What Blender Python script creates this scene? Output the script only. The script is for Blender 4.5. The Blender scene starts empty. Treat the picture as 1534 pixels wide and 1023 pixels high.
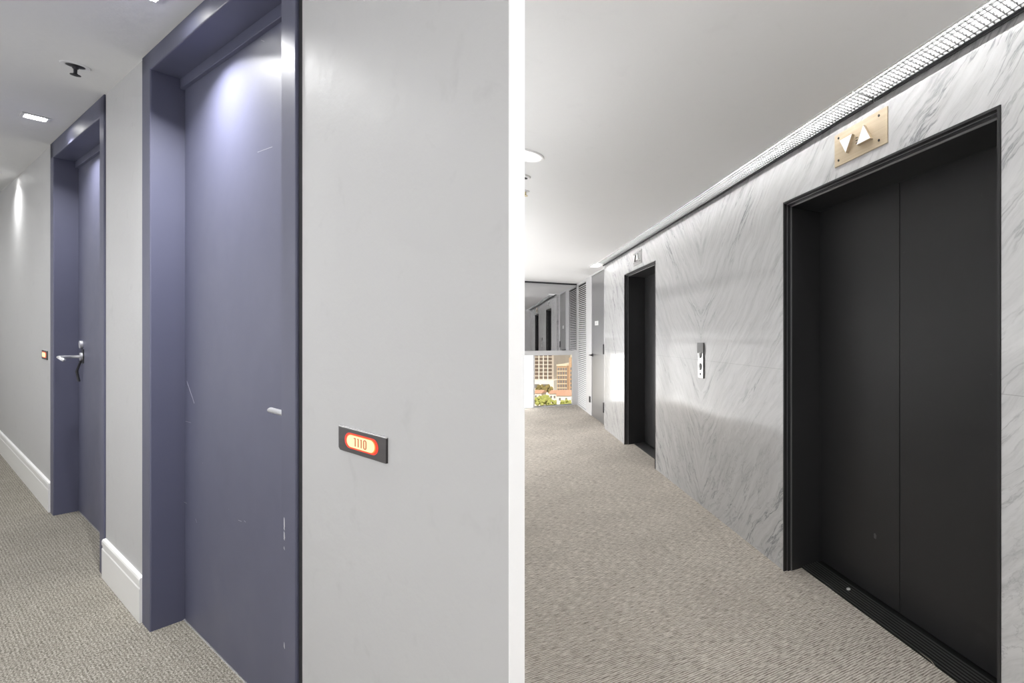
import bpy, bmesh, math, random
from mathutils import Vector, Matrix
random.seed(7)
SC = bpy.context.scene
COL = SC.collection
PI = math.pi

# ------------------------------------------------------------------ camera and place geometry
UPW = 7.2
FPX, PX, HY, EYE = 660.0, 1105.0, 503.5, 1.354      # focal length / principal point / horizon in pixels of the 1534x1023 frame, eye height
cam = bpy.data.cameras.new('camera'); camo = bpy.data.objects.new('camera', cam); COL.objects.link(camo)
camo.location = (0, 0, EYE); camo.rotation_euler = (PI/2, 0, 0)
cam.sensor_width = 36; cam.lens = 36*FPX/1534
cam.shift_x = (767-PX)/1534; cam.shift_y = (HY-511.5)/1534
cam.clip_start = 0.05; cam.clip_end = 2000
SC.camera = camo

# lift lobby: level; its lift wall runs along dR at distance DR from the viewer's line
VR = 731.0
LR = math.hypot(VR-PX, FPX)
dR = Vector(((VR-PX)/LR, FPX/LR, 0)); nR = Vector((FPX/LR, (PX-VR)/LR, 0))
DR = 1.4855
# room corridor: runs off along dL, its floor and ceiling climb gently (3 %) from sP on
VL, YL = -182.0, 458.0
LL = math.hypot(VL-PX, FPX)
dL = Vector(((VL-PX)/LL, FPX/LL, 0)); nL = Vector((FPX/LL, (PX-VL)/LL, 0))
DL = 1.1857*FPX/LL
GR = (HY-YL)/LL
HL = 2.514                                           # corridor height
SP = DL*((VL-PX)/FPX + LL*LL/(FPX*(764-VL)))         # where the corridor wall starts

def ray(x, y): return Vector(((x-PX)/FPX, 1.0, (HY-y)/FPX))
def hit_plane(x, y, n, o):
    r = ray(x, y); k = o/(n.x*r.x+n.y*r.y)
    return Vector((r.x*k, k, EYE+r.z*k))
def hit_z(x, y, z):
    r = ray(x, y); k = (z-EYE)/r.z
    return Vector((r.x*k, k, z))
def rise(s): return GR*max(0.0, s-SP)
def L(s, o, h): p = dL*s+nL*o; return Vector((p.x, p.y, h+rise(s)))
def R(s, o, h): p = dR*s+nR*o; return Vector((p.x, p.y, h))
def W(x, y, z): return Vector((x, y, z))
def Lpx(x, y, o=DL):
    p = hit_plane(x, y, nL, o); s = p.x*dL.x+p.y*dL.y
    return s, p.z-rise(s)
def Rpx(x, y, o=DR):
    p = hit_plane(x, y, nR, o); return p.x*dR.x+p.y*dR.y, p.z
def LS(x, o=DL): return Lpx(x, 500, o)[0]
def RS(x, o=DR): return Rpx(x, 500, o)[0]
def Lceil(x, y):                                      # a point of the climbing ceiling
    r = ray(x, y); a = dL.x*r.x+dL.y*r.y; b = nL.x*r.x+nL.y*r.y
    k = (HL-EYE-GR*SP)/(r.z-GR*a)
    return k*a, k*b

# ------------------------------------------------------------------ materials
def mat(name, col, rough=0.5, metal=0.0, spec=0.5, emit=None, estr=0.0, coat=0.0):
    m = bpy.data.materials.new(name); m.use_nodes = True
    b = m.node_tree.nodes['Principled BSDF']
    b.inputs['Base Color'].default_value = (*col, 1); b.inputs['Roughness'].default_value = rough
    b.inputs['Metallic'].default_value = metal; b.inputs['Specular IOR Level'].default_value = spec
    b.inputs['Coat Weight'].default_value = coat
    if emit: b.inputs['Emission Color'].default_value = (*emit, 1); b.inputs['Emission Strength'].default_value = estr
    return m
class NT:
    def __init__(s, m): s.m = m; s.t = m.node_tree; s.b = s.t.nodes['Principled BSDF']
    def n(s, kind, **kw):
        o = s.t.nodes.new(kind)
        for k, v in kw.items():
            setattr(o, k, v)
        return o
    def link(s, a, b): s.t.links.new(a, b)
    def math(s, op, a, b=None, c=None, clamp=False):
        o = s.n('ShaderNodeMath', operation=op); o.use_clamp = clamp
        for i, v in enumerate((a, b, c)):
            if v is None: continue
            if isinstance(v, (int, float)): o.inputs[i].default_value = v
            else: s.link(v, o.inputs[i])
        return o.outputs[0]
    def pos(s): return s.n('ShaderNodeNewGeometry').outputs['Position']
    def dot(s, v, d):
        o = s.n('ShaderNodeVectorMath', operation='DOT_PRODUCT'); s.link(v, o.inputs[0]); o.inputs[1].default_value = tuple(d)
        return o.outputs['Value']
    def vec(s, x, y, z):
        o = s.n('ShaderNodeCombineXYZ')
        for i, v in enumerate((x, y, z)):
            if isinstance(v, (int, float)): o.inputs[i].default_value = v
            else: s.link(v, o.inputs[i])
        return o.outputs[0]
    def noise(s, v, scale, detail=4, rough=0.6, dist=0.0):
        o = s.n('ShaderNodeTexNoise'); o.inputs['Scale'].default_value = scale; o.inputs['Detail'].default_value = detail
        o.inputs['Roughness'].default_value = rough; o.inputs['Distortion'].default_value = dist
        s.link(v, o.inputs['Vector']); return o.outputs['Fac']
    def ramp(s, f, stops):
        o = s.n('ShaderNodeValToRGB'); e = o.color_ramp.elements
        while len(e) < len(stops): e.new(0.5)
        for q, (p, c) in zip(e, stops):
            q.position = p; q.color = (c, c, c, 1) if isinstance(c, (int, float)) else (*c, 1)
        s.link(f, o.inputs[0]); return o.outputs[0]
    def mix(s, f, a, b, mode='MIX'):
        o = s.n('ShaderNodeMix', data_type='RGBA', blend_type=mode)
        for i, v in ((0, f), (6, a), (7, b)):
            if isinstance(v, (int, float)): o.inputs[i].default_value = v
            elif isinstance(v, tuple): o.inputs[i].default_value = (*v, 1)
            else: s.link(v, o.inputs[i])
        return o.outputs[2]
    def color(s, c): s.link(c, s.b.inputs['Base Color'])
    def bump(s, h, strength=0.2, dist=0.01):
        o = s.n('ShaderNodeBump'); o.inputs['Strength'].default_value = strength; o.inputs['Distance'].default_value = dist
        s.link(h, o.inputs['Height']); s.link(o.outputs[0], s.b.inputs['Normal'])

def paint(name, col, rough=0.55, marks=0.03):
    m = mat(name, col, rough, spec=0.12); t = NT(m); p = t.pos()
    big = t.noise(p, 1.3, 3, 0.5); sm = t.noise(p, 9, 3, 0.6, 0.6)
    f = t.ramp(sm, [(0.62, 1.0), (0.75, 1.0-marks*2)])
    g = t.ramp(big, [(0.3, 1.0-marks), (0.7, 1.0)])
    t.color(t.mix(1.0, t.mix(1.0, col, f, 'MULTIPLY'), g, 'MULTIPLY'))
    t.bump(t.noise(p, 14, 4, 0.6), 0.08, 0.02)
    return m
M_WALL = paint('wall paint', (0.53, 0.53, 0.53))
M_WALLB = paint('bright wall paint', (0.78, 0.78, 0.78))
M_CEIL = paint('ceiling paint', (0.88, 0.88, 0.88), 0.8, 0.01)
M_CEILG = paint('grey white ceiling paint', (0.66, 0.66, 0.66), 0.8, 0.01)
M_TRIM = mat('white trim', (0.86, 0.86, 0.85), 0.35)
M_POST = mat('added white post', (0.93, 0.93, 0.93), 0.6)

def navy():
    m = mat('navy lacquer', (0.13, 0.136, 0.205), 0.36, spec=0.5); t = NT(m); p = t.pos()
    n = t.noise(p, 2.2, 4, 0.6)
    base = t.mix(n, (0.080, 0.084, 0.136), (0.097, 0.100, 0.155))
    v = t.n('ShaderNodeTexVoronoi'); v.inputs['Scale'].default_value = 11; t.link(p, v.inputs['Vector'])
    d = t.math('ADD', v.outputs['Distance'], t.math('MULTIPLY', t.noise(p, 160, 3, 0.7), 0.06))
    pick = t.math('GREATER_THAN', t.n('ShaderNodeSeparateColor').outputs[0], 2)
    sep = t.n('ShaderNodeSeparateColor'); t.link(v.outputs['Color'], sep.inputs[0])
    chip = t.math('MULTIPLY', t.math('LESS_THAN', d, 0.055), t.math('GREATER_THAN', sep.outputs[0], 0.93))
    st = t.noise(t.vec(t.dot(p, (0.9, 0.4, 0.2)), t.dot(p, (0, 0, 30)), t.dot(p, (0.3, -0.9, 0))), 3, 2, 0.5)
    scr = t.math('MULTIPLY', t.ramp(st, [(0.79, 0.0), (0.83, 1.0)]), 0.2)
    t.color(t.mix(t.math('MAXIMUM', chip, scr), base, (0.45, 0.45, 0.5)))
    t.link(t.ramp(t.noise(p, 3, 3, 0.6), [(0.2, 0.44), (0.8, 0.54)]), t.b.inputs['Roughness'])
    t.bump(t.noise(p, 60, 3, 0.6), 0.03, 0.004)
    return m
M_NAVY = navy()
M_GAP = mat('shadow gap', (0.012, 0.012, 0.015), 0.8)

def carpet(name, c0, c1, c2, across, along, ka, kc, wb, pitch, fw, ra):
    m = mat(name, c1, 0.95, spec=0.1); t = NT(m); p = t.pos()
    a = t.dot(p, along); c = t.dot(p, across)
    wob = t.math('MULTIPLY', t.noise(t.vec(a, c, 0), 6, 3, 0.6), wb)
    cc = t.math('ADD', c, wob)
    loops = t.noise(t.vec(t.math('MULTIPLY', a, ka), t.math('MULTIPLY', cc, kc), 0), 1.0, 3, 0.66)
    fine = t.noise(p, 210, 3, 0.7)
    rib = t.math('SINE', t.math('MULTIPLY', cc, 2*PI/pitch))
    h = t.math('ADD', t.math('MULTIPLY', loops, 1-fw), t.math('ADD', t.math('MULTIPLY', rib, ra), t.math('MULTIPLY', fine, fw)))
    col = t.ramp(h, [(0.39, c0), (0.50, c1), (0.61, c2)])
    big = t.noise(p, 2.5, 3, 0.55)
    t.color(t.mix(1.0, col, t.ramp(big, [(0.3, 0.86), (0.7, 1.0)]), 'MULTIPLY'))
    t.bump(h, 0.55, 0.012)
    return m
M_CARPR = carpet('beige ribbed carpet', (0.28, 0.243, 0.20), (0.66, 0.60, 0.53), (0.88, 0.825, 0.75), dR, nR, 26.0, 210.0, .006, .0105, .16, .075)
M_CARPL = carpet('grey brown loop carpet', (0.095, 0.086, 0.069), (0.275, 0.255, 0.216), (0.53, 0.50, 0.44), nL, dL, 120.0, 240.0, .004, .0095, .55, .022)

def marble():
    m = mat('veined marble', (0.6, 0.6, 0.6), 0.13, spec=0.5); t = NT(m); p = t.pos()
    s = t.dot(p, dR); z = t.dot(p, (0, 0, 1))
    tt = t.math('ABSOLUTE', t.math('SUBTRACT', s, 3.218))
    wx = t.math('MULTIPLY', t.math('SUBTRACT', t.noise(t.vec(tt, z, 0.3), 1.1, 3, 0.5), 0.5), 0.30)
    wz = t.math('MULTIPLY', t.math('SUBTRACT', t.noise(t.vec(tt, z, 5.3), 5.0, 4, 0.6), 0.5), 0.05)
    a = t.math('ADD', t.math('MULTIPLY', tt, 0.66), t.math('MULTIPLY', z, 0.75))
    b = t.math('ADD', t.math('ADD', t.math('MULTIPLY', tt, 0.75), t.math('MULTIPLY', z, -0.66)), t.math('ADD', wx, wz))
    def vein(ka, kb, seed, sc, w, detail=7):
        n = t.noise(t.vec(t.math('MULTIPLY', a, ka), t.math('MULTIPLY', b, kb), seed), sc, detail, 0.62)
        r = t.math('ABSOLUTE', t.math('SUBTRACT', n, 0.5))
        return t.ramp(r, [(0.0, 1.0), (w*0.4, 0.45), (w, 0.0)])
    v1 = vein(0.6, 4.6, 1.7, 1.5, 0.022)
    v2 = vein(0.9, 7.0, 9.1, 2.2, 0.045)
    v3 = vein(1.3, 2.6, 4.4, 2.4, 0.012)
    mask = t.ramp(t.noise(t.vec(t.math('MULTIPLY', a, 0.6), t.math('MULTIPLY', b, 1.6), 2.2), 1.7, 3, 0.5), [(0.42, 0.0), (0.62, 1.0)])
    streak = t.noise(t.vec(t.math('MULTIPLY', a, 1.5), t.math('MULTIPLY', b, 17.0), 0.8), 1.5, 6, 0.68)
    soft = t.ramp(streak, [(0.27, (0.42, 0.424, 0.43)), (0.40, (0.54, 0.543, 0.546)), (0.58, (0.60, 0.602, 0.605)), (0.8, (0.64, 0.64, 0.642))])
    f = t.math('ADD', t.math('MULTIPLY', v1, t.math('MULTIPLY', mask, 0.95)), t.math('MULTIPLY', v2, 0.14), clamp=True)
    low = t.ramp(z, [(0.25, 1.0), (0.95, 0.12)])
    f = t.math('ADD', f, t.math('MULTIPLY', t.math('MULTIPLY', v3, low), 0.5), clamp=True)
    c = t.mix(f, soft, (0.235, 0.24, 0.25))
    j1 = t.math('LESS_THAN', t.math('ABSOLUTE', t.math('SUBTRACT', z, 1.162)), 0.0011)
    j2 = t.math('LESS_THAN', tt, 0.0006)
    c = t.mix(t.math('MULTIPLY', t.math('MAXIMUM', j1, j2), 0.6), c, (0.25, 0.25, 0.25))
    t.color(c)
    t.bump(t.noise(p, 5, 2, 0.5), 0.02, 0.01)
    return m
M_MARBLE = marble()
M_BLACK = mat('black satin steel', (0.026, 0.026, 0.027), 0.38, spec=0.45)
def black_door():
    m = mat('black lift door', (0.03, 0.03, 0.03), 0.42, spec=0.4); t = NT(m); p = t.pos()
    n = t.noise(p, 3, 4, 0.6); sm = t.noise(p, 26, 4, 0.65)
    f = t.ramp(sm, [(0.70, 0.0), (0.80, 0.5)])
    t.color(t.mix(f, t.mix(n, (0.018, 0.018, 0.019), (0.026, 0.026, 0.027)), (0.075, 0.075, 0.075)))
    t.link(t.ramp(n, [(0.3, 0.36), (0.7, 0.48)]), t.b.inputs['Roughness'])
    return m
M_BLKDOOR = black_door()
M_BEAD = mat('steel bead', (0.36, 0.36, 0.365), 0.35, metal=0.7)
M_SILL = mat('black grooved sill', (0.03, 0.03, 0.03), 0.3, metal=0.5)
M_SILLRIB = mat('worn sill rib', (0.17, 0.17, 0.17), 0.35, metal=0.8)
def brushed(name, c0, c1, axis, rough=0.3, sc=90, metal=0.85):
    m = mat(name, c0, rough, metal=metal); t = NT(m); p = t.pos()
    n = t.noise(t.vec(t.math('MULTIPLY', t.dot(p, axis), sc*0.02), t.dot(p, (0, 0, sc)), t.dot(p, tuple(Vector(axis).cross(Vector((0, 0, 1)))*3))), 1.0, 3, 0.6)
    t.color(t.mix(n, c0, c1)); t.bump(n, 0.06, 0.002)
    return m
M_CHAMP = brushed('champagne brushed metal', (0.46, 0.37, 0.25), (0.64, 0.54, 0.40), dR, 0.42, 90, 0.35)
M_GREYMETAL = brushed('brushed steel and reflected grey', (0.40, 0.40, 0.40), (0.58, 0.58, 0.58), dR, 0.32)  # also colours the far arrow plate with the grey of its reflection
M_PLATE = brushed('dark brushed plate', (0.06, 0.056, 0.056), (0.13, 0.122, 0.122), dL, 0.3)
M_PLATEEDGE = mat('bright plate edge', (0.80, 0.80, 0.80), 0.25, metal=0.6)
M_LOUV = mat('satin louver', (.11, .11, .11), .5)
M_CHROME = mat('satin chrome', (0.86, 0.86, 0.88), 0.3, metal=0.75)
M_DKMETAL = mat('dark bronze metal', (0.035, 0.035, 0.04), 0.35, metal=0.4)
M_WHITE = mat('white enamel', (0.88, 0.88, 0.88), 0.4)
M_LGREY = mat('light grey lacquer', (0.66, 0.66, 0.67), 0.35)
M_DOORG = mat('grey satin metal door', (0.30, 0.30, 0.305), 0.28, metal=0.55)
M_ALU = mat('anodised aluminium', (0.64, 0.64, 0.65), 0.4, metal=0.2)
M_MIRROR = mat('tinted mirror glass', (0.50, 0.50, 0.51), 0.02, metal=1.0)
M_LAMP = mat('lamp lens', (1, 1, 1), 0.5, emit=(1.0, 0.985, 0.96), estr=42.0)
M_LAMPD = mat('lamp disc glass', (0.9, 0.9, 0.9), 0.4, emit=(1.0, 0.99, 0.97), estr=1.0)
M_TUBE = mat('fluorescent tube', (1, 1, 1), 0.5, emit=(1.0, 0.995, 0.985), estr=60.0)
M_FROST = mat('frosted daylight glass', (0.9, 0.9, 0.9), 0.5, emit=(1.0, 1.0, 1.0), estr=2.8)
M_FROST2 = mat('frosted side glass', (0.9, 0.9, 0.9), 0.5, emit=(1.0, 1.0, 1.0), estr=2.1)
M_FROST5 = mat('added frosted upper glass', (0.9, 0.9, 0.9), 0.5, emit=(1.0, 1.0, 1.0), estr=0.75)
M_FILL3 = mat('corridor fill glass', (0.9, 0.9, 0.9), 0.5, emit=(1.0, 1.0, 1.0), estr=0.34)
M_FILL4 = mat('lobby fill glass', (0.9, 0.9, 0.9), 0.5, emit=(1.0, 1.0, 1.0), estr=0.95)
M_FROSTB = mat('bright daylight gap', (0.9, 0.9, 0.9), 0.5, emit=(1.0, 1.0, 1.0), estr=4.0)
M_RED = mat('red lit edge', (0.15, 0.01, 0.005), 0.5, emit=(1.0, 0.03, 0.006), estr=0.9)
M_ORANGE = mat('orange lit rim', (0.2, 0.05, 0.01), 0.5, emit=(1.0, 0.20, 0.025), estr=1.1)
M_YELLOW = mat('pale yellow lit panel', (0.12, 0.10, 0.06), 0.5, emit=(1.0, 0.84, 0.46), estr=0.95)
M_DIGIT = mat('coral digits', (0.1, 0.04, 0.02), 0.5, emit=(0.85, 0.22, 0.08), estr=0.55)
M_SCREW = mat('black screw', (0.01, 0.01, 0.01), 0.5)
M_SLOT = mat('dark slot', (0.02, 0.02, 0.022), 0.7)
def clear_glass():
    m = bpy.data.materials.new('clear window glass'); m.use_nodes = True; t = m.node_tree
    t.nodes.remove(t.nodes['Principled BSDF'])
    tr = t.nodes.new('ShaderNodeBsdfTransparent'); gl = t.nodes.new('ShaderNodeBsdfGlossy'); mx = t.nodes.new('ShaderNodeMixShader')
    gl.inputs['Roughness'].default_value = 0.0; tr.inputs[0].default_value = (0.97, 0.98, 0.97, 1); mx.inputs[0].default_value = 0.05
    t.links.new(tr.outputs[0], mx.inputs[1]); t.links.new(gl.outputs[0], mx.inputs[2])
    t.links.new(mx.outputs[0], t.nodes['Material Output'].inputs[0])
    return m
M_GLASS = clear_glass()

# ------------------------------------------------------------------ mesh helpers
class MB:
    def __init__(self, F=W): self.v = []; self.f = []; self.F = F
    def add(self, vs, fs):
        k = len(self.v); self.v += [self.F(*p) for p in vs]; self.f += [tuple(i+k for i in f) for f in fs]; return self
    def box(self, a0, a1, b0, b1, c0, c1):
        vs = [(a, b, c) for a in (a0, a1) for b in (b0, b1) for c in (c0, c1)]
        return self.add(vs, [(0, 1, 3, 2), (4, 6, 7, 5), (0, 4, 5, 1), (2, 3, 7, 6), (0, 2, 6, 4), (1, 5, 7, 3)])
    def long_box(self, a0, a1, b0, b1, c0, c1, n):       # split along its length so that it can follow the slope
        for i in range(n): self.box(a0+(a1-a0)*i/n, a0+(a1-a0)*(i+1)/n, b0, b1, c0, c1)
        return self
    def prism(self, poly, lo, hi, axis):                  # poly of 2-tuples; axis 'b': (a, c) outline, 'c': (a, b) outline, 'a': (b, c) outline
        put = {'a': lambda p, q: (q, p[0], p[1]), 'b': lambda p, q: (p[0], q, p[1]), 'c': lambda p, q: (p[0], p[1], q)}[axis]
        n = len(poly); vs = [put(p, lo) for p in poly]+[put(p, hi) for p in poly]
        fs = [tuple(range(n)), tuple(range(2*n-1, n-1, -1))]+[(i, (i+1) % n, n+(i+1) % n, n+i) for i in range(n)]
        return self.add(vs, fs)
    def tube(self, pts, r, n=10, world=True):             # sweep through world points
        pts = [Vector(p) for p in (pts if world else [self.F(*p) for p in pts])]
        rs = r if isinstance(r, (list, tuple)) else [r]*len(pts)
        k0 = len(self.v); up = Vector((0.13, 0.21, 0.97))
        for i, p in enumerate(pts):
            t = ((pts[min(i+1, len(pts)-1)]-pts[max(i-1, 0)])).normalized()
            x = t.cross(up); x = x.normalized() if x.length > 1e-3 else t.orthogonal().normalized(); y = t.cross(x)
            for j in range(n):
                a = 2*PI*j/n; self.v.append(p+x*math.cos(a)*rs[i]+y*math.sin(a)*rs[i])
        for i in range(len(pts)-1):
            for j in range(n):
                a = k0+i*n+j; b = k0+i*n+(j+1) % n; self.f.append((a, b, b+n, a+n))
        self.f.append(tuple(k0+j for j in range(n))); self.f.append(tuple(k0+(len(pts)-1)*n+j for j in reversed(range(n))))
        return self
    def lathe(self, c, prof, n=32):                       # prof: (radius, z offset) about a vertical axis through world point c
        k0 = len(self.v)
        for r, z in prof:
            for j in range(n):
                a = 2*PI*j/n; self.v.append(Vector((c[0]+r*math.cos(a), c[1]+r*math.sin(a), c[2]+z)))
        for i in range(len(prof)-1):
            for j in range(n):
                a = k0+i*n+j; b = k0+i*n+(j+1) % n; self.f.append((a, b, b+n, a+n))
        self.f.append(tuple(k0+j for j in range(n))); self.f.append(tuple(k0+(len(prof)-1)*n+j for j in reversed(range(n))))
        return self
    def build(self, name, m, parent=None, bevel=0.0, smooth=False, loc=None):
        vs = self.v
        if parent is not None:
            org = worldloc(parent)
        elif loc is not None: org = Vector(loc)
        else:
            xs = [v.x for v in vs]; ys = [v.y for v in vs]; zs = [v.z for v in vs]
            org = Vector(((min(xs)+max(xs))/2, (min(ys)+max(ys))/2, min(zs)))
        me = bpy.data.meshes.new(name); me.from_pydata([v-org for v in vs], [], self.f); me.update()
        bm = bmesh.new(); bm.from_mesh(me); bmesh.ops.recalc_face_normals(bm, faces=bm.faces); bm.to_mesh(me); bm.free()
        if smooth:
            for p in me.polygons: p.use_smooth = True
        me.materials.append(m)
        o = bpy.data.objects.new(name, me); COL.objects.link(o)
        if parent is not None: o.parent = parent
        else: o.location = org
        if bevel:
            b = o.modifiers.new('edge', 'BEVEL'); b.width = bevel; b.segments = 2; b.limit_method = 'ANGLE'; b.angle_limit = 0.6
        return o
def worldloc(o):
    p = Vector((0, 0, 0))
    while o is not None: p += o.location; o = o.parent
    return p
def tag(o, label, cat, group=None, kind=None):
    if label: o['label'] = label
    if cat: o['category'] = cat
    if group: o['group'] = group
    if kind: o['kind'] = kind
    return o
def thing(name, loc, label, cat, group=None, kind=None):
    o = bpy.data.objects.new(name, None); COL.objects.link(o); o.location = Vector(loc); o.empty_display_size = 0.1
    return tag(o, label, cat, group, kind)
def struct(o, label, cat): return tag(o, label, cat, None, 'structure')

# ------------------------------------------------------------------ the shell
CEILR = EYE+1.035
OB = -0.9                                   # far side of the room corridor
SB = -1.0                                   # wall behind the viewer in the lobby
S_END = RS(864, 1.53)                       # window wall
S_MARB = RS(905.5)                          # end of the marble
pA = L(SP, DL, 0); rB = ray(786, 500); pB = Vector((rB.x*pA.y, pA.y, 0))
a118 = math.radians(117.6); pB2 = pB+Vector((math.cos(a118), math.sin(a118), 0))*0.08
pA2 = pA+dL*0.004
def Lxy(s, o): p = L(s, o, 0); return (p.x, p.y)
def Rxy(s, o): p = R(s, o, 0); return (p.x, p.y)
def s_on_back(s_R_target, o): return (s_R_target-o*(dR.dot(nL)))/(dR.dot(dL))
sL_back = s_on_back(SB, OB)
OLW = -0.5                                  # left wall of the lobby

# floors
f1 = MB().prism([Rxy(SB-.1, 1.80), Rxy(S_END+.2, 1.80), Rxy(S_END+.2, OLW-.1), Rxy(2.6, OLW-.1), (pB2.x, pB2.y), (pA.x, pA.y), Lxy(SP, OB-.1), Lxy(sL_back-.2, OB-.1)], -0.12, 0.0, 'c')
struct(f1.build('floor', M_CARPR), 'beige ribbed carpet floor in front of the black lifts', 'floor')
f2 = MB(L).box(SP, 14, OB-.1, 0.86, -0.12, 0.0)
struct(f2.build('floor', M_CARPL), 'grey brown loop carpet floor beside the navy doors', 'floor')
# ceilings
OG = 1.343                                  # outer edge of the light grille
c1 = MB().prism([Rxy(SB-.1, OG), Rxy(S_MARB, OG), Rxy(S_MARB, 1.8), Rxy(S_END+.2, 1.8), Rxy(S_END+.2, OLW-.1), Rxy(2.6, OLW-.1), (pB2.x, pB2.y), (pA.x, pA.y), Lxy(SP, OB-.1), Lxy(sL_back-.2, OB-.1)], CEILR, CEILR+0.3, 'c')
struct(c1.build('ceiling', M_CEIL), 'flat white ceiling beside the lit grille strip', 'ceiling')
c2 = MB(L).box(SP+.001, 14, OB-.1, 0.86, HL, HL+0.15)
struct(c2.build('ceiling', M_CEILG), 'grey-white ceiling with sprinkler and small square downlight', 'ceiling')

# corridor wall with the two navy doors
D1 = dict(so0=LS(447), si0=LS(425), si1=LS(228), so1=LS(216))    # s of right outer, right inner, left inner, left outer edge
D2 = dict(so0=LS(158.3), si0=LS(152), si1=LS(82), so1=LS(77.7))
T = DL+0.20
GAPW = LS(447)-LS(453)
w = MB(L)
B2L = (pB2.x*dL.x+pB2.y*dL.y, pB2.x*nL.x+pB2.y*nL.y); A2L = (SP+.004, DL)
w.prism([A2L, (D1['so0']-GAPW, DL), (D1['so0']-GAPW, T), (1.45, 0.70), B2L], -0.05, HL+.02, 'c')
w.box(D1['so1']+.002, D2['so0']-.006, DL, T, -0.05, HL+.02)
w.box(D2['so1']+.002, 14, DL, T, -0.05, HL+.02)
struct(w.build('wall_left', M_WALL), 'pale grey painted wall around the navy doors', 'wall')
# backing behind the doors closes the wall
bk = MB(L).box(D1['so0']-GAPW-.02, D1['so1']+.03, T-.045, T+.03, -0.05, HL+.02)
struct(bk.build('wall_core', M_GAP), 'dark wall core behind the near navy door', 'wall')
bk = MB(L).box(D2['so0']-.03, D2['so1']+.03, T-.045, T+.03, -0.05, HL+.02)
struct(bk.build('wall_core', M_GAP), 'dark wall core behind the far navy door', 'wall')
# added white post standing in for the blank strip between the two views
post = MB().prism([(pA.x, pA.y), (pB.x, pB.y), (pB2.x, pB2.y), (pA2.x, pA2.y)], -0.05, 2.95, 'c')
struct(post.build('divider_post', M_POST), 'bright added white post for the blank strip between the two views', 'trim')
# back faces of the wedge, left wall of the lobby, walls behind the viewer
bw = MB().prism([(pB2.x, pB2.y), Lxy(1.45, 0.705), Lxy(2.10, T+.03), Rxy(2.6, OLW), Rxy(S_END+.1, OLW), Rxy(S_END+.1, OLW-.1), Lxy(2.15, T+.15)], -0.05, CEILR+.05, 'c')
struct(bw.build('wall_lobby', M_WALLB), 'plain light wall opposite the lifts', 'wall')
w2n = thing('window_2', R(6, OLW, 0), 'long frosted window opposite the lifts', 'window', None, 'structure')
wf = MB(R)
for q in range(6): wf.box(2.78+q*1.26-.03, 2.78+q*1.26+.03, OLW, OLW+.03, .06, 2.22)
wf.box(2.75, 6.2, OLW, OLW+.03, 0, .06); wf.box(2.75, S_END-.03, OLW, OLW+.03, 1.24, 1.30); wf.box(2.75, S_END-.03, OLW, OLW+.03, 2.2, 2.25)
wf.build('window_frame', M_WHITE, w2n)
MB(R).box(6.2, S_END-.03, OLW+.002, OLW+.014, .004, .075).build('daylight_gap', M_FROSTB, w2n)
for q in range(5): MB(R).box(2.81+q*1.26, 4.01+q*1.26-.03+.03, OLW+.002, OLW+.012, .06, 1.24).build('frosted_pane', M_FROST2, w2n)
for q in range(5): MB(R).box(2.81+q*1.26, 4.01+q*1.26, OLW+.002, OLW+.012, 1.30, 2.2).build('frosted_pane', M_FROST5, w2n)  # upper glowing panes added as soft light for ceiling and marble
ow = MB(L).box(sL_back-.1, 14, OB-.1, OB, -0.1, HL+.3)
struct(ow.build('wall_opposite', M_WALLB), 'plain wall facing the navy doors', 'wall')
ew = MB(L).box(14, 14.1, OB-.1, T, -0.1, HL+.1)
struct(ew.build('wall_far', M_WALLB), 'end wall of the navy door corridor', 'wall')
bw2 = MB().prism([Rxy(SB, 1.8), Rxy(SB-.1, 1.8), Lxy(sL_back-.15, OB-.1), Lxy(sL_back, OB)], -0.05, CEILR+.1, 'c')
struct(bw2.build('wall_back', M_WALLB), 'plain wall behind the viewer', 'wall')
w3n = thing('fill_window_3', L(3, OB, 0), 'added long glowing window facing the navy doors, unseen', 'window', None, 'structure')  # unseen glowing window added to flatten the light on the navy door wall
wf = MB(L)
for q in range(7): wf.box(.8+q*1.3-.03, .8+q*1.3+.03, OB, OB+.03, .30, 2.10)
wf.box(.77, 8.63, OB, OB+.03, .24, .30); wf.box(.77, 8.63, OB, OB+.03, 2.10, 2.16)
wf.build('window_frame', M_WHITE, w3n)
for q in range(6): MB(L).box(.83+q*1.3, 2.07+q*1.3, OB+.002, OB+.012, .30, 2.10).build('frosted_pane', M_FILL3, w3n)
w4n = thing('fill_window_4', L(0, OB, 0), 'added big glowing window beside the viewer, unseen', 'window', None, 'structure')  # unseen glowing window added to brighten the area near the viewer
wf = MB(L)
for a_ in (-.78, -.03, .71): wf.box(a_-.025, a_+.025, OB, OB+.03, .20, 2.20)
wf.box(-.8, .73, OB, OB+.03, .15, .20); wf.box(-.8, .73, OB, OB+.03, 2.20, 2.25)
wf.build('window_frame', M_WHITE, w4n)
for a_ in (-.755, -.005): MB(L).box(a_, a_+.70, OB+.002, OB+.012, .20, 2.20).build('frosted_pane', M_FILL4, w4n)
# bulkhead where the lower lobby ceiling meets the corridor ceiling
bh = MB(L).box(SP-.05, SP, OB, DL+.1, CEILR+.0, HL+.3)
struct(bh.build('trim_2', M_CEIL), 'white bulkhead between the two ceilings', 'trim')

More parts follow.
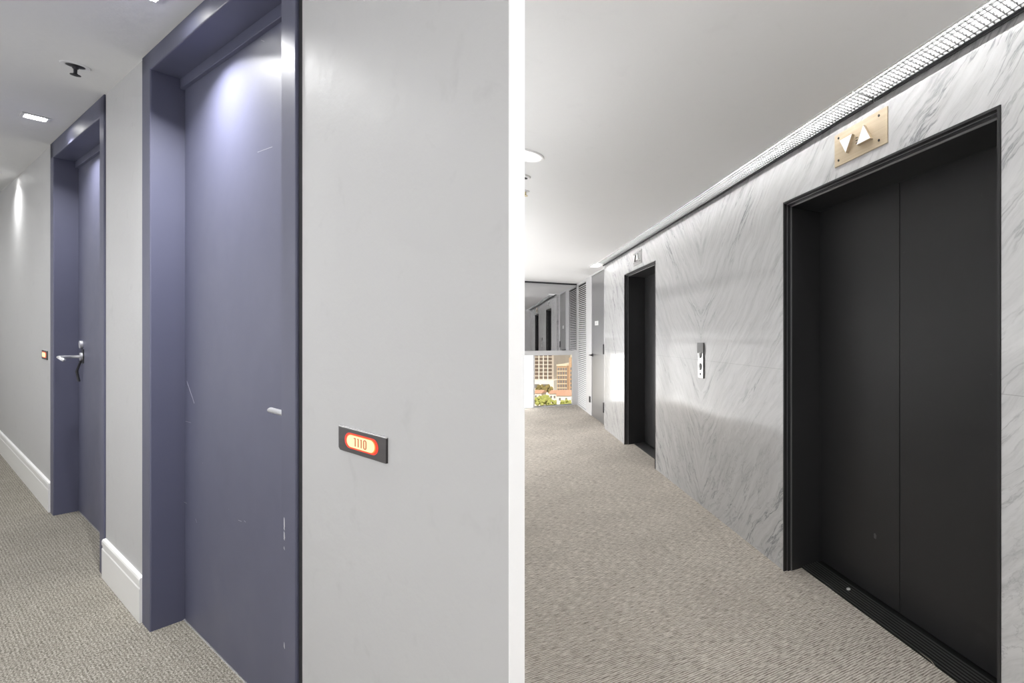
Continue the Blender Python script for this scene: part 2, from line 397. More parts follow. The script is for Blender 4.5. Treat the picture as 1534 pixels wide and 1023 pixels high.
# baseboards of the corridor wall
def base(s0, s1, name, label):
    b = MB(L)
    prof = [(DL, -.02), (DL-.013, -.02), (DL-.013, 0.150), (DL-.0105, 0.154), (DL-.0105, 0.166), (DL-.013, 0.170), (DL-.013, 0.190), (DL-.010, 0.198), (DL, 0.200)]
    b.prism(prof, s0, s1, 'a')
    o = b.build(name, M_TRIM); return struct(o, label, 'baseboard')
base(D1['so1']+.002, D2['so0']-.006, 'baseboard_left', 'short white baseboard between the two navy doors')
base(D2['so1']+.002, 14, 'baseboard_left', 'long white baseboard running off past the far navy door')
base(SP+.01, D1['so0']-GAPW, 'baseboard_left', 'white baseboard below the lit room number')

# ------------------------------------------------------------------ navy doors
def navy_door(name, d, label, hmin, near):
    root = thing(name, L((d['so0']+d['so1'])/2, DL, 0), label, 'door', 'navy corridor doors', 'structure')
    fr = MB(L)
    f0 = DL-.006; t = DL+0.088
    hh = hmin
    fr.box(d['so0'], d['si0'], f0, t+.05, -.02, HL)              # right jamb
    fr.box(d['si1'], d['so1'], f0, t+.05, -.02, HL)              # left jamb
    fr.box(d['so0'], d['so1'], f0, t+.05, hh, HL)                # head
    frame = fr.build('door_frame', M_NAVY, root, bevel=0.004)
    st = MB(L).box(d['si0'], d['si1'], t-.012, t+.05, hh-.045, hh)  # stop under the head
    st.build('door_stop', M_NAVY, root, bevel=0.002)
    lf = MB(L).box(d['si0']+.004, d['si1']-.014, t, t+.045, 0.008, hh-.045)
    leaf = lf.build('door_leaf', M_NAVY, root)
    dg = MB(L).box(d['si1']-.014, d['si1'], t+.012, t+.045, 0.0, hh-.04)
    dg.build('hinge_gap', M_GAP, root)
    th = MB(L).box(d['si0'], d['si1'], t-.002, t+.01, 0.0, 0.003)
    th.build('threshold', M_PLATEEDGE, root)
    return root, leaf, t
h1 = Lpx(228, 104.5)[1]; h2 = Lpx(82, 236)[1]
door1, leaf1, t1 = navy_door('door_1', D1, 'tall navy door nearest the lit room number 1110', h1, True)
door2, leaf2, t2 = navy_door('door_2', D2, 'farther navy door with a chrome lever and keyhole plate', h2, False)
gp = MB(L).box(D1['so0']-GAPW+.001, D1['so0'], DL+.001, DL+.05, -.02, HL)
gp.build('shadow_gap', M_GAP, door1)  # black strip gives the groove beside the frame its shade as colour
# wear: chips on the frame edge, scratches on the leaf
M_CHIP = mat('bare chip', (.55, .55, .58), .6)
fr1 = [o for o in door1.children if o.name.startswith('door_frame')][0]
cm = MB(L)
for yy, hh_, ww_ in ((782, 7, .004), (790, 4, .003), (801, 5, .005), (806, 3, .003), (821, 2.5, .003), (966, 4, .003), (969, 2, .004)):
    s_, z1_ = Lpx(426.0, yy-hh_, DL-.006); _, z0_ = Lpx(426.0, yy+hh_, DL-.006)
    cm.prism([(s_-ww_, z0_), (s_+.003, z0_+.004), (s_+ww_*.4, z1_), (s_-ww_*.4, z1_-.004)], DL-.0066, DL-.006, 'b')
cm.build('paint_chips', M_CHIP, fr1)['label'] = 'pale chips along the frame edge'
cm = MB(L)
for (xa, ya, xb, yb) in ((386, 228, 408, 220), (280, 571, 291, 604), (278, 631, 286, 633), (293, 777, 295, 783), (357, 779, 362, 781), (366, 780, 368, 782), (276, 752, 280, 754), (391, 60, 396, 62)):
    sa, ha = Lpx(xa, ya, t1); sb, hb = Lpx(xb, yb, t1); e_ = .0010
    cm.prism([(sa, ha-e_), (sa, ha+e_), (sb, hb+e_), (sb, hb-e_)], t1-.0004, t1, 'b')
cm.build('scratches', mat('faint scratch', (.30, .30, .35), .5), leaf1)['label'] = 'faint pale scratches'
# near lever: bar pointing to the jamb edge of the leaf, rose hidden by the frame
sA, hA = Lpx(405.5, 614, DL+.035); 
sB_, _ = Lpx(425, 616, DL+.035)
s_rose = sB_-0.07
lv = MB(L)
lv.tube([L(sA, DL+.035, hA), L(s_rose, DL+.035, hA), L(s_rose-.012, DL+.045, hA), L(s_rose-.012, t1, hA)], 0.0085, 12)
lv.build('lever_handle', M_CHROME, leaf1, smooth=True)['label'] = 'short chrome lever bar'
# far door: keyhole rose, lock plate, lever with rose
def disc(mb, s, o0, o1, h, r, n=20):
    mb.prism([(s+r*math.cos(2*PI*i/n), h+r*math.sin(2*PI*i/n)) for i in range(n)], o0, o1, 'b')
sk, hk = Lpx(123.5, 516, t2); sl, hl = Lpx(124.5, 534, t2)
q = MB(L); disc(q, sk, t2-.012, t2, hk, 0.026); q.build('keyhole_rose', M_CHROME, leaf2)
q = MB(L).box(sl-.03, sl+.045, t2-.004, t2, hl-.045, hk-.03); q.build('lock_plate', M_DKMETAL, leaf2)
q = MB(L); disc(q, sl, t2-.012, t2-.002, hl, 0.027); rose = q.build('lever_handle', M_CHROME, leaf2)
q = MB(L).tube([L(sl, t2-.01, hl), L(sl, t2-.075, hl), L(sl-.012, t2-.09, hl), L(sl-.15, t2-.088, hl-.012)], [.010, .010, .010, .009], 10)
q.build('lever_bar', M_CHROME, rose, smooth=True)
sc_, hc_ = Lpx(123, 552, t2)
q = MB(L).tube([L(sl+.02, t2-.006, hl-.03), L(sl+.035, t2-.02, hl-.10), L(sl+.03, t2-.012, hl-.17)], .006, 8)
q.build('lever_shadow', M_DKMETAL, leaf2)  # dark rod stands in for the shadow below the lever

# ------------------------------------------------------------------ lit room numbers
def pill(s0, s1, h0, h1, n=10):
    r = (h1-h0)/2; c = (h0+h1)/2; rx = min(r*1.35, (s1-s0)/2); P = []
    for i in range(n+1):
        a = -PI/2+PI*i/n; P.append((s1-rx+rx*math.cos(a), c+r*math.sin(a)))
    for i in range(n+1):
        a = PI/2+PI*i/n; P.append((s0+rx+rx*math.cos(a), c+r*math.sin(a)))
    return P
def number_sign(x0, x1, yc, yh, label, digits, x_p0, x_p1):
    o0 = DL-.0045
    s1, hA = Lpx(x0, yc-yh, o0); s1, hB = Lpx(x0, yc+yh, o0); s0, _ = Lpx(x1, yc, o0)
    root = thing('room_number_sign', L((s0+s1)/2, DL, hB), label, 'sign', 'lit room number signs')
    MB(L).prism([(s1, hA), (s1, hB+.006), (s1-.008, hB), (s0, hB), (s0, hA)], DL, o0, 'b').build('plate', M_PLATE, root)
    MB(L).box(s0, s1, o0, DL, hA, hA+.0025).build('edge_highlight', M_PLATEEDGE, root)  # bright strip puts the highlight on the plate's top into its colour
    p1 = LS(x_p0, o0); p0 = LS(x_p1, o0); m = (hA-hB)
    q0, q1 = hB+m*0.27, hB+m*0.77
    g = 0.009; 
    rim = MB(L).prism(pill(p0-g*1.6, p1+g*1.6, q0-g*.5, q1+g*.5), o0-.0006, o0, 'b').build('glow_rim', M_RED, root)
    MB(L).prism(pill(p0-g*.5, p1+g*.5, q0-g*.17, q1+g*.17), o0-.0012, o0, 'b').build('inner_rim', M_ORANGE, rim)
    pan = MB(L).prism(pill(p0, p1, q0, q1), o0-.002, o0, 'b').build('lit_panel', M_YELLOW, root)
    if digits:
        d = MB(L); wd = (p1-p0); hh = q1-q0; z0, z1 = q0+hh*.16, q1-hh*.14; st = wd*.016
        xs = [0.325, 0.435, 0.545, 0.675]
        for i, ch in enumerate('1110'):
            c = p1-wd*xs[i]                                 # image right is towards smaller s
            if ch == '1':
                d.box(c-st, c+st, o0-.0026, o0-.002, z0, z1)
                d.box(c+st, c+st*(3.2 if i == 0 else 2.0), o0-.0026, o0-.002, z1-st*1.2, z1)
            else:
                a = wd*.042
                d.box(c+a-st, c+a+st, o0-.0026, o0-.002, z0+a*.6, z1-a*.6); d.box(c-a-st, c-a+st, o0-.0026, o0-.002, z0+a*.6, z1-a*.6)
                for e, sgn in ((z1-a*.6, 1), (z0+a*.6, -1)):
                    P = [(c+(a+st)*math.cos(PI*k/8), e+sgn*(a*.6+st*.6)*math.sin(PI*k/8)) for k in range(9)]+[(c+(a-st)*math.cos(PI*k/8), e+sgn*(a*.6-st*.6)*math.sin(PI*k/8)) for k in range(8, -1, -1)]
                    for k in range(8): d.prism([P[k], P[k+1], P[16-k], P[17-k]], o0-.0026, o0-.002, 'b')
        d.build('digits', M_DIGIT, pan)['label'] = 'thin coral digits reading 1110'
    return root
number_sign(507.2, 578, 655.5, 17.2, 'dark metal number sign glowing 1110 in a red-rimmed pill', True, 521, 562)
number_sign(62.5, 70, 530.5, 6.5, 'tiny lit orange number sign left of the far navy door', False, 63.6, 68.6)

# ------------------------------------------------------------------ corridor ceiling fittings
LAMPS = []
def sq_downlight(s, o, label, power, half=0.036, power_mat=M_LAMP):
    c = L(s, o, HL)
    root = thing('recessed_downlight', c, label, 'ceiling light', 'square corridor downlights')
    fr = MB(L); e = 0.009; k = half*1.25
    fr.box(s-k-e, s-k, o-half-e, o+half+e, HL-.008, HL); fr.box(s+k, s+k+e, o-half-e, o+half+e, HL-.008, HL)
    fr.box(s-k, s+k, o-half-e, o-half, HL-.008, HL); fr.box(s-k, s+k, o+half, o+half+e, HL-.008, HL)
    fr.build('frame', M_ALU, root)
    MB(L).box(s-k*.82, s+k*.82, o-half*.8, o+half*.8, HL-.004, HL).build('lens', power_mat, root)
    LAMPS.append((Vector((c.x, c.y, c.z-.012)), half*1.7, power, o > 0))
    return root
sV, oV = Lceil(53, 174.8)
sN, oN = Lceil(214, -16)
print('downlights', sV, oV, sN, oN, 'DL', DL, 'D1', D1, 'D2', D2, 'SP', SP, 'S_END', S_END)
step = sV-sN
sq_downlight(sV, oV, 'small lit square downlight in the ceiling before the far navy door', 14)
sq_downlight(sN, oN, 'small square downlight right above the near navy door', 30)
k = 1
while sV+step*k < 13.5 and k < 5:
    sq_downlight(sV+step*k, oV, 'small square downlight %s beyond the far navy door' % ('first', 'second', 'third', 'fourth')[k-1], 7); k += 1
for i, nm in enumerate(('nearest', 'second', 'third', 'fourth', 'fifth')):  # second row, out of view, added to light the door wall evenly
    sq_downlight(sN-1.2+step*i, -.45, 'added unseen square downlight %s along the plain wall side of the corridor' % nm, 4.2)
# sprinkler
sS, oS = Lceil(113, 98); cS = L(sS, oS, HL)
sp = thing('sprinkler', cS, 'black pendent sprinkler in a round plate on the corridor ceiling', 'sprinkler')
MB().lathe(cS, [(.042, 0), (.042, -.002), (.039, -.004), (.028, -.004), (.024, 0)], 36).build('escutcheon', M_LGREY, sp, smooth=False)
MB().lathe(cS, [(.026, -.001), (.026, -.004), (.022, -.006), (.010, -.008), (.008, -.016), (.006, -.018)], 28).build('cup', M_DKMETAL, sp)
MB().lathe(cS, [(.0055, -.008), (.005, -.036), (.007, -.038), (.007, -.043)], 16).build('stem', M_DKMETAL, sp)
dfl = MB().lathe(cS, [(.003, -.042), (.0145, -.043), (.0155, -.045), (.014, -.047), (.004, -.050)], 24)
dfl.build('deflector', M_DKMETAL, sp)

# ------------------------------------------------------------------ marble wall with lift openings
HEAD = EYE+0.772
E1 = (RS(1500), RS(1173.5)); E2 = (RS(982), RS(935.5))
T_DOOR = 1.735
mw = MB(R)
TOPW = CEILR+.12
mw.box(SB-.1, E1[0], DR, DR+.1, -.02, TOPW); mw.box(E1[0], E1[1], DR, DR+.1, HEAD, TOPW)
mw.box(E1[1], E2[0], DR, DR+.1, -.02, TOPW); mw.box(E2[0], E2[1], DR, DR+.1, HEAD, TOPW)
mw.box(E2[1], S_MARB, DR, DR+.1, -.02, TOPW)
struct(mw.build('wall_right', M_MARBLE), 'white grey-veined marble wall around the black lifts', 'wall')
cb = MB(R).box(SB-.1, S_END+.2, 1.80, 1.9, -.1, CEILR+.2)
struct(cb.build('wall_core', M_GAP), 'dark wall core behind the lifts', 'wall')

def lift(E, label):
    s0, s1 = E
    root = thing('lift_entrance', R((s0+s1)/2, DR, 0), label, 'elevator', 'black lift entrances')
    # stepped surround: three nested U profiles
    def U(mb, g0, g1, o0, o1):
        mb.box(s0+g0, s0+g1, o0, o1, 0, HEAD-g0); mb.box(s1-g1, s1-g0, o0, o1, 0, HEAD-g0); mb.box(s0+g1, s1-g1, o0, o1, HEAD-g1, HEAD-g0)
    fr = MB(R); U(fr, .002, .012, DR-.004, T_DOOR+.03); frame = fr.build('surround', M_BLACK, root)
    fr = MB(R); U(fr, .012, .020, DR+.018, T_DOOR+.03); fr.build('inner_step', M_BLACK, frame)
    fr = MB(R); U(fr, .020, .028, DR+.036, DR+.041); fr.build('edge_bead', M_BEAD, frame)
    fr = MB(R); U(fr, .012, .015, DR+.0165, DR+.0185); fr.build('edge_bead', M_BEAD, frame)
    fr = MB(R); U(fr, .020, .028, DR+.041, T_DOOR+.03); fr.build('reveal_lining', M_BLACK, root)
    g = .028; mid = (s0+s1)/2+.006; hd = HEAD-g
    MB(R).box(s0+g, mid-.002, T_DOOR, T_DOOR+.03, .012, hd+.01).build('door_panel', M_BLKDOOR, root, bevel=.0015)
    MB(R).box(mid+.002, s1-g-.004, T_DOOR, T_DOOR+.03, .012, hd+.01).build('door_panel', M_BLKDOOR, root, bevel=.0015)
    sill = MB(R).box(s0+g, s1-g, 1.596, T_DOOR+.03, -.005, .004).build('sill', M_SILL, root)
    rb = MB(R)
    for i in range(7):
        o = 1.604+i*.017; rb.box(s0+g, s1-g, o, o+.006, .004, .007)
    rb.build('sill_rib', M_SILLRIB, sill)
    return root
L1 = lift(E1, 'large black two-panel lift doorway nearest the viewer')
lift(E2, 'distant black lift doorway beyond the call button plate')

sm_, zm_ = Rpx(1311, 803, T_DOOR)
pan_ = [o for o in L1.children if o.name.startswith('door_panel')][-1]
MB(R).prism([(sm_+.008, zm_-.012), (sm_-.006, zm_-.014), (sm_-.009, zm_+.006), (sm_-.001, zm_+.016), (sm_+.009, zm_+.010)], T_DOOR-.0006, T_DOOR, 'b').build('scuff_mark', mat('grey scuff', (.10, .10, .10), .7), pan_)['label'] = 'small pale scuff'

def indicator(xa, xb, yt_ratio, yb_ratio, mplate, label):
    s1 = RS(xa); s0 = RS(xb); zt, zb = yt_ratio, yb_ratio
    root = thing('lift_indicator', R((s0+s1)/2, DR, zb), label, 'indicator panel', 'lift arrow panels')
    pl = MB(R).box(s0, s1, DR-.006, DR, zb, zt).build('plate', mplate, root, bevel=.001)
    wd = s1-s0; ht = zt-zb
    def X(f): return s1-wd*f
    def Z(f): return zb+ht*f
    for name, tri in (('down_arrow', [(X(.165), Z(.70)), (X(.415), Z(.70)), (X(.29), Z(.24))]), ('up_arrow', [(X(.505), Z(.30)), (X(.755), Z(.30)), (X(.63), Z(.78))])):
        a = MB(R).prism(tri, DR-.022, DR-.006, 'b').build(name, mplate, root)
        c = (sum(p[0] for p in tri)/3, sum(p[1] for p in tri)/3)
        MB(R).prism(tri, DR-.0235, DR-.022, 'b').build('arrow_face', M_WHITE, a)
    for fx in (.09, .86):
        for fz in (.17, .86):
            q = MB(R); disc(q, X(fx), DR-.0085, DR-.006, Z(fz), .0055, 12); q.build('screw', M_SCREW, root)
    sp_ = MB(R)
    for fz in (.42, .50, .58):
        for fx in (.445, .465): disc(sp_, X(fx), DR-.0068, DR-.006, Z(fz), .0028, 8)
    sp_.build('speaker_holes', M_SCREW, root)
indicator(1251.5, 1330.8, EYE+.981, EYE+.825, M_CHAMP, 'champagne metal plate with white arrows over the near lift')
indicator(949.4, 961.5, EYE+.973, EYE+.817, M_GREYMETAL, 'metal arrow plate over the distant lift, reflected grey as its colour')  # grey of the plate's reflection put into its material colour

# call buttons on the marble
s1c, s0c = RS(1047), RS(1055); zt = Rpx(1050, 513.5)[1]; zb = Rpx(1050, 566)[1]
cs = thing('call_button_plate', R((s0c+s1c)/2, DR, zb), 'slim steel call button plate on the marble between the lifts', 'call buttons')
MB(R).box(s0c, s1c, DR-.010, DR, zb, zt-.06).build('face_plate', M_GREYMETAL, cs, bevel=.001)
MB(R).box(s0c-.003, s0c, DR-.010, DR, zb, zt-.06).build('side_edge', M_SLOT, cs)
MB(R).box(s0c-.006, s1c+.006, DR-.014, DR, zt-.082, zt).build('reader_box', mat('grey reader', (.16, .16, .16), .4), cs, bevel=.002)
cz = (s0c+s1c)/2
for yy in (531, 549):
    z = Rpx(1050.6, yy)[1]
    q = MB(R).prism([(cz+.020*math.cos(2*PI*i/20), z+.026*math.sin(2*PI*i/20)) for i in range(20)], DR-.013, DR-.010, 'b').build('call_button', M_SLOT, cs)
    MB(R).box(cz-.006, cz+.006, DR-.015, DR-.013, z-.018, z+.018).build('button_light', M_WHITE, q)
z = Rpx(1050.6, 560)[1]; q = MB(R); disc(q, cz, DR-.012, DR-.010, z, .008, 12); q.build('key_switch', M_SLOT, cs)

# ------------------------------------------------------------------ lit grille strip along the marble
S_BREAK = RS(1314)
def grille(s0, s1, step, label):
    root = thing('light_grille', R((s0+s1)/2, 1.40, CEILR), label, 'ceiling light', 'ceiling light grilles')
    z0, z1 = CEILR-.001, CEILR+.007
    g = MB(R); n = 7; w0, w1 = OG+.006, 1.462
    for i in range(n):
        o = w0+(w1-w0)*i/(n-1); g.box(s0, s1, o-.0012, o+.0012, z0, z1)
    k = int((s1-s0)/step)
    for i in range(k+1):
        s = s0+(s1-s0)*i/k; g.box(s-.0012, s+.0012, w0, w1, z0+.001, z1)
    g.build('louver', M_LOUV, root)
    e = MB(R); e.box(s0, s1, OG-.006, OG+.006, CEILR-.003, CEILR+.05); e.build('rim', M_WHITE, root)
    e = MB(R); e.box(s0, s1, 1.461, 1.468, CEILR-.014, CEILR+.02); e.build('wall_side_rim', M_SLOT, root)
    MB(R).box(s0+.004, s1-.004, 1.378, 1.392, CEILR+.028, CEILR+.042).build('lamp_tube', M_TUBE, root)
    MB(R).box(s0, s1, OG, DR, CEILR+.10, CEILR+.12).build('housing', M_SLOT, root)
    return root
grille(SB, S_BREAK-.004, .021, 'near lit ceiling grille over the big lift doorway')
grille(S_BREAK+.004, (S_BREAK+S_MARB)/2, .021, 'long lit ceiling grille between the two arrow plates')
grille((S_BREAK+S_MARB)/2+.004, S_MARB-.01, .021, 'farthest lit ceiling grille over the distant lift')

# round lamp, detector, far square lamp on the lobby ceiling
def round_lamp(c, r, label, seen=True):
    root = thing('round_ceiling_light', c, label, 'ceiling light', 'round lobby lights')
    MB().lathe(c, [(r, 0), (r, -.004), (r*.96, -.008), (r*.86, -.008), (r*.84, -.002)], 40).build('ring', M_WHITE, root)
    MB().lathe(c, [(r*.86, -.002), (r*.80, -.006), (r*.3, -.008)], 40).build('glass_disc', M_LAMPD, root)
    return root
cR = hit_z(787, 232.5, CEILR)
round_lamp(cR, .098, 'white round light on the ceiling next to the white post')
cD = hit_z(786.5, 264, CEILR)
dt = thing('smoke_detector', cD, 'tiny white detector with dark centre behind the round ceiling light', 'detector')
MB().lathe(cD, [(.034, 0), (.034, -.006), (.028, -.012), (.014, -.012)], 24).build('ring', M_WHITE, dt)
MB().lathe(cD, [(.016, -.010), (.014, -.016), (.006, -.018)], 16).build('sensor', M_DKMETAL, dt)
cE = hit_z(786.5, 286, CEILR)
dt = thing('sprinkler', cE, 'tiny pale sprinkler behind the detector on the lobby ceiling', 'sprinkler')
MB().lathe(cE, [(.03, 0), (.03, -.004), (.012, -.008)], 20).build('escutcheon', M_WHITE, dt)
MB().lathe(cE, [(.008, -.006), (.008, -.03), (.018, -.032), (.018, -.036)], 16).build('deflector', mat('brass', (.5, .42, .25), .3, metal=.8), dt)
cF = hit_z(893, 397, CEILR)
rs = cF.x*dR.x+cF.y*dR.y; ro = cF.x*nR.x+cF.y*nR.y
fl = thing('ceiling_panel_light', cF, 'flat white lamp on the far ceiling above the grey door', 'ceiling light')
MB(R).box(rs-.16, rs+.16, ro-.07, ro+.07, CEILR-.012, CEILR).build('frame', M_WHITE, fl)
MB(R).box(rs-.14, rs+.14, ro-.055, ro+.055, CEILR-.015, CEILR-.012).build('lens', mat('far lamp lens', (1, 1, 1), .5, emit=(1, 1, 1), estr=0.55), fl)

# ------------------------------------------------------------------ grey door, louvre panel, window wall
OR2 = 1.53
sD0, sD1 = RS(905, OR2), RS(886.3, OR2)
sLv0, sLv1 = RS(878, OR2), RS(865, OR2)
w2 = MB(R)
w2.box(S_MARB, sD0, OR2, OR2+.2, -.02, CEILR+.05); w2.box(sD1, sLv0, OR2, OR2+.2, -.02, CEILR+.05)
zD = Rpx(888.5, 412.7, OR2)[1]
w2.box(sD0, sD1, OR2, OR2+.2, zD, CEILR+.05); w2.box(sLv0, S_END+.1, OR2+.041, OR2+.2, -.02, CEILR+.05)
w2.box(sLv1, S_END+.1, OR2, OR2+.2, -.02, CEILR+.05)
zLv = Rpx(871, 425, OR2)[1]
w2.box(sLv0, sLv1, OR2, OR2+.2, zLv, CEILR+.05)
struct(w2.build('wall_right', M_LGREY), 'pale wall panels around the grey door and louvre', 'wall')
gd = thing('door_3', R((sD0+sD1)/2, OR2, 0), 'plain grey metal door between marble wall and louvre panel', 'door', None, 'structure')
leaf = MB(R).box(sD0+.004, sD1-.004, OR2+.006, OR2+.05, .008, zD-.006).build('door_leaf', M_DOORG, gd)
s_h, z_h = Rpx(886.5, 531.5, OR2)
q = MB(R); disc(q, s_h-.06, OR2-.004, OR2+.006, z_h, .028); rz = q.build('lever_handle', M_DKMETAL, leaf)
MB(R).tube([R(s_h-.06, OR2, z_h), R(s_h-.06, OR2-.05, z_h), R(s_h-.20, OR2-.05, z_h)], .011, 10).build('lever_bar', M_DKMETAL, rz)
s_p, z_p = Rpx(893.5, 484, OR2)
MB(R).box(s_p-.12, s_p+.12, OR2, OR2+.006, z_p-.035, z_p+.035).build('sign_plate', M_WHITE, leaf)
MB(R).box(s_p-.02, s_p+.03, OR2-.001, OR2, z_p-.012, z_p+.012).build('sign_mark', M_ALU, leaf)
for yy, xx in ((523, 903.6), (610, 903.6)):
    s_, z_ = Rpx(xx, yy, OR2); MB(R).box(sD0-.002, sD0+.05, OR2-.012, OR2+.01, z_-.075, z_+.075).build('hinge', M_DKMETAL, gd)
s_, z_ = Rpx(884, 598, OR2)
dh = MB(R).box(s_-.035, s_+.035, OR2-.015, OR2, z_-.05, z_+.05).build('door_holder', M_DKMETAL)
tag(dh, 'small dark block low on the pale panel left of the grey door', 'door holder')
lp = thing('louver_panel', R((sLv0+sLv1)/2, OR2, 0), 'tall white louvre panel beside the window', 'louvre panel')
MB(R).box(sLv0, sLv1, OR2+.026, OR2+.04, 0.02, zLv).build('backing', mat('louvre dark backing', (.02, .02, .02), .8), lp)
sl_ = MB(R); NS = 62
for i in range(NS):
    z0 = .04+(zLv-.06)*i/NS; p = (zLv-.06)/NS
    sl_.prism([(OR2+.004, z0), (OR2+.007, z0-.002), (OR2+.022, z0+p*.50), (OR2+.019, z0+p*.50+.003)], sLv0+.012, sLv1-.012, 'a')
sl_.build('slats', M_WHITE, lp)
fr = MB(R); fr.box(sLv0, sLv0+.012, OR2-.001, OR2+.026, .0, zLv); fr.box(sLv1-.012, sLv1, OR2-.001, OR2+.026, .0, zLv); fr.box(sLv0, sLv1, OR2-.001, OR2+.026, 0, .03)
fr.build('panel_frame', M_LGREY, lp)

# window wall
def Epx(x, y):                                   # a point of the plane s = S_END
    r = ray(x, y); k = S_END/(dR.x*r.x+dR.y*r.y); return k*(nR.x*r.x+nR.y*r.y), EYE+r.z*k
z_tr1 = Epx(830, 525)[1]; z_tr0 = Epx(830, 532)[1]; z_gb = Epx(830, 607.3)[1]
o_fr = Epx(857, 560)[0]; o_gl = Epx(801, 560)[0]
wn = thing('window_1', R(S_END, .6, 0), 'end window with dark mirror glass above and a clear pane low', 'window', None, 'structure')
F = MB(R)
F.box(S_END-.03, S_END+.05, o_fr, OR2+.02, 0, z_tr1)                       # right stile
F.box(S_END-.03, S_END+.05, OLW, o_fr, z_tr0, z_tr1)                        # transom
F.box(S_END-.03, S_END+.05, OLW, o_fr, -.02, z_gb)                          # sill rail
F.box(S_END-.01, S_END+.05, o_gl-.03, o_gl, z_gb, z_tr0)                    # mullion
F.build('window_frame', M_ALU, wn, bevel=.003)
MB(R).box(S_END-.005, S_END+.06, OLW, OR2+.02, z_tr1, CEILR-.02).build('mirror_pane', M_MIRROR, wn)['label'] = 'dark reflective upper glass'
MB(R).box(S_END-.012, S_END+.06, OLW, OR2+.02, CEILR-.03, CEILR+.02).build('head_rail', M_DKMETAL, wn)
MB(R).box(S_END+.01, S_END+.016, o_gl, o_fr, z_gb, z_tr0).build('clear_pane', M_GLASS, wn)['label'] = 'clear lower pane with the city behind'
MB(R).box(S_END-.03, S_END+.05, OLW, -.12, z_gb, z_tr0).build('side_panel', M_WHITE, wn)
MB(R).box(S_END+.005, S_END+.02, -.12, o_gl-.03, z_gb, z_tr0).build('frosted_pane', M_FROST, wn)['label'] = 'bright white frosted lower pane'

# litter and a loose thread at the near lift
c = hit_z(1271, 883, .007)
tag(MB().lathe((c.x, c.y, .007), [(.010, 0), (.012, .004), (.006, .008)], 7).build('paper_scrap', M_WHITE), 'tiny white paper scrap on the black lift sill', 'litter')
pts = [hit_z(x, y, .004) for x, y in ((1360, 962), (1378, 977), (1395, 990), (1402, 1000), (1409, 1016))]
tag(MB().tube(pts, .0012, 6).build('carpet_thread', mat('pale thread', (.6, .55, .45), .9)), 'loose pale carpet thread beside the near lift sill', 'thread')

# ------------------------------------------------------------------ the city below the window
GZ = -38.0
M_TWR = mat('tower concrete', (.55, .48, .42), .8); M_TWIN = mat('brown tower glass', (.17, .13, .11), .3); M_MULL = mat('white mullion', (.86, .84, .80), .7)
M_BRK = mat('orange brick', (.56, .37, .23), .9); M_CREAM = mat('cream render', (.80, .72, .56), .9); M_BWIN = mat('block window', (.22, .21, .21), .4)
M_ROOF = mat('terracotta roof', (.66, .38, .27), .9); M_HW = mat('white house wall', (.88, .84, .78), .9); M_GROUND = mat('pale street', (.62, .57, .50), .95)
def leafmat(n, a, b):
    m = mat(n, a, .9, spec=.1); t = NT(m); t.color(t.mix(t.noise(t.pos(), .5, 4, .7), a, b)); return m
M_LEAF1 = leafmat('yellow green leaves', (.24, .27, .05), (.62, .62, .22)); M_LEAF2 = leafmat('brown green leaves', (.16, .14, .05), (.42, .34, .14))
g = MB().box(-700, 300, 60, 900, GZ-1, GZ)
tag(g.build('ground', M_GROUND), 'pale street level far below the window', 'ground', None, 'structure')
def at(x, y, Y): return (x-PX)/FPX*Y, EYE+(HY-y)/FPX*Y
# office tower
Y = 300
xr, _ = at(829.5, 500, Y); _, zb_ = at(0, 568.5, Y); _, zpod = at(0, 577, Y)
tw = thing('office_tower', (xr-25, Y, GZ), 'tall brown glass office tower with white mullions outside the window', 'building')
MB().box(xr-52, xr, Y, Y+30, zb_, zb_+95).build('tower_body', M_TWR, tw)
pod = MB().box(xr-54, xr+2.5, Y-6, Y+32, GZ, zb_).build('podium', M_HW, tw)
for i in range(9):
    x0 = xr-1.2-i*6.0; MB().box(x0-4.6, x0, Y-6.15, Y-6, zpod-1.2, zpod+1.4).build('podium_window', M_BWIN, pod)
bay = 3.02; fl_ = 2.55
for c_ in range(6):
    x1 = xr-.9-c_*bay
    MB().box(x1-bay-.22, x1-bay+.22, Y-.5, Y, zb_, zb_+95).build('mullion', M_MULL, tw)
    for r_ in range(10):
        z0 = zb_+.5+r_*fl_; MB().box(x1-bay+.3, x1-.3, Y-.12, Y, z0, z0+fl_*.66).build('window', M_TWIN, tw)
# brick block
Y = 262
xl, _ = at(834.5, 0, Y); xm, _ = at(849.5, 0, Y); xq, _ = at(872, 0, Y); _, zt_ = at(0, 548, Y); _, zt2 = at(0, 536, Y)
bl = thing('brick_block', (xl+8, Y, GZ), 'orange brick apartment block right of the office tower', 'building')
MB().box(xl, xm, Y, Y+20, GZ, zt_).build('wall', M_BRK, bl)
MB().box(xm, xq, Y+3, Y+24, GZ, zt2).build('wing', M_BRK, bl)
MB().box(xl-.3, xm, Y-.3, Y+20, zt_, zt_+.8).build('parapet', M_CREAM, bl)
for r_ in range(6):
    _, zz = at(0, 552.5+r_*6.3, Y)
    MB().box(xl, xm, Y-.25, Y, zz-1.55, zz-1.1).build('ledge', M_CREAM, bl)
    for c_ in range(4):
        x0 = xl+.5+c_*1.45; MB().box(x0, x0+.95, Y-.12, Y, zz-.9, zz+.7).build('window', M_BWIN, bl)
    MB().box(xm+.8, xm+2.4, Y+2.85, Y+3, zz-.9, zz+.7).build('window', M_BWIN, bl)
Y = 340
xl, _ = at(826, 0, Y); xr2, _ = at(858, 0, Y); _, zt_ = at(0, 515, Y)
cb_ = thing('cream_block', (xl+8, Y, GZ), 'pale cream block rising behind the brick apartments', 'building')
MB().box(xl, xr2, Y, Y+20, GZ, zt_+9).build('wall', M_CREAM, cb_)
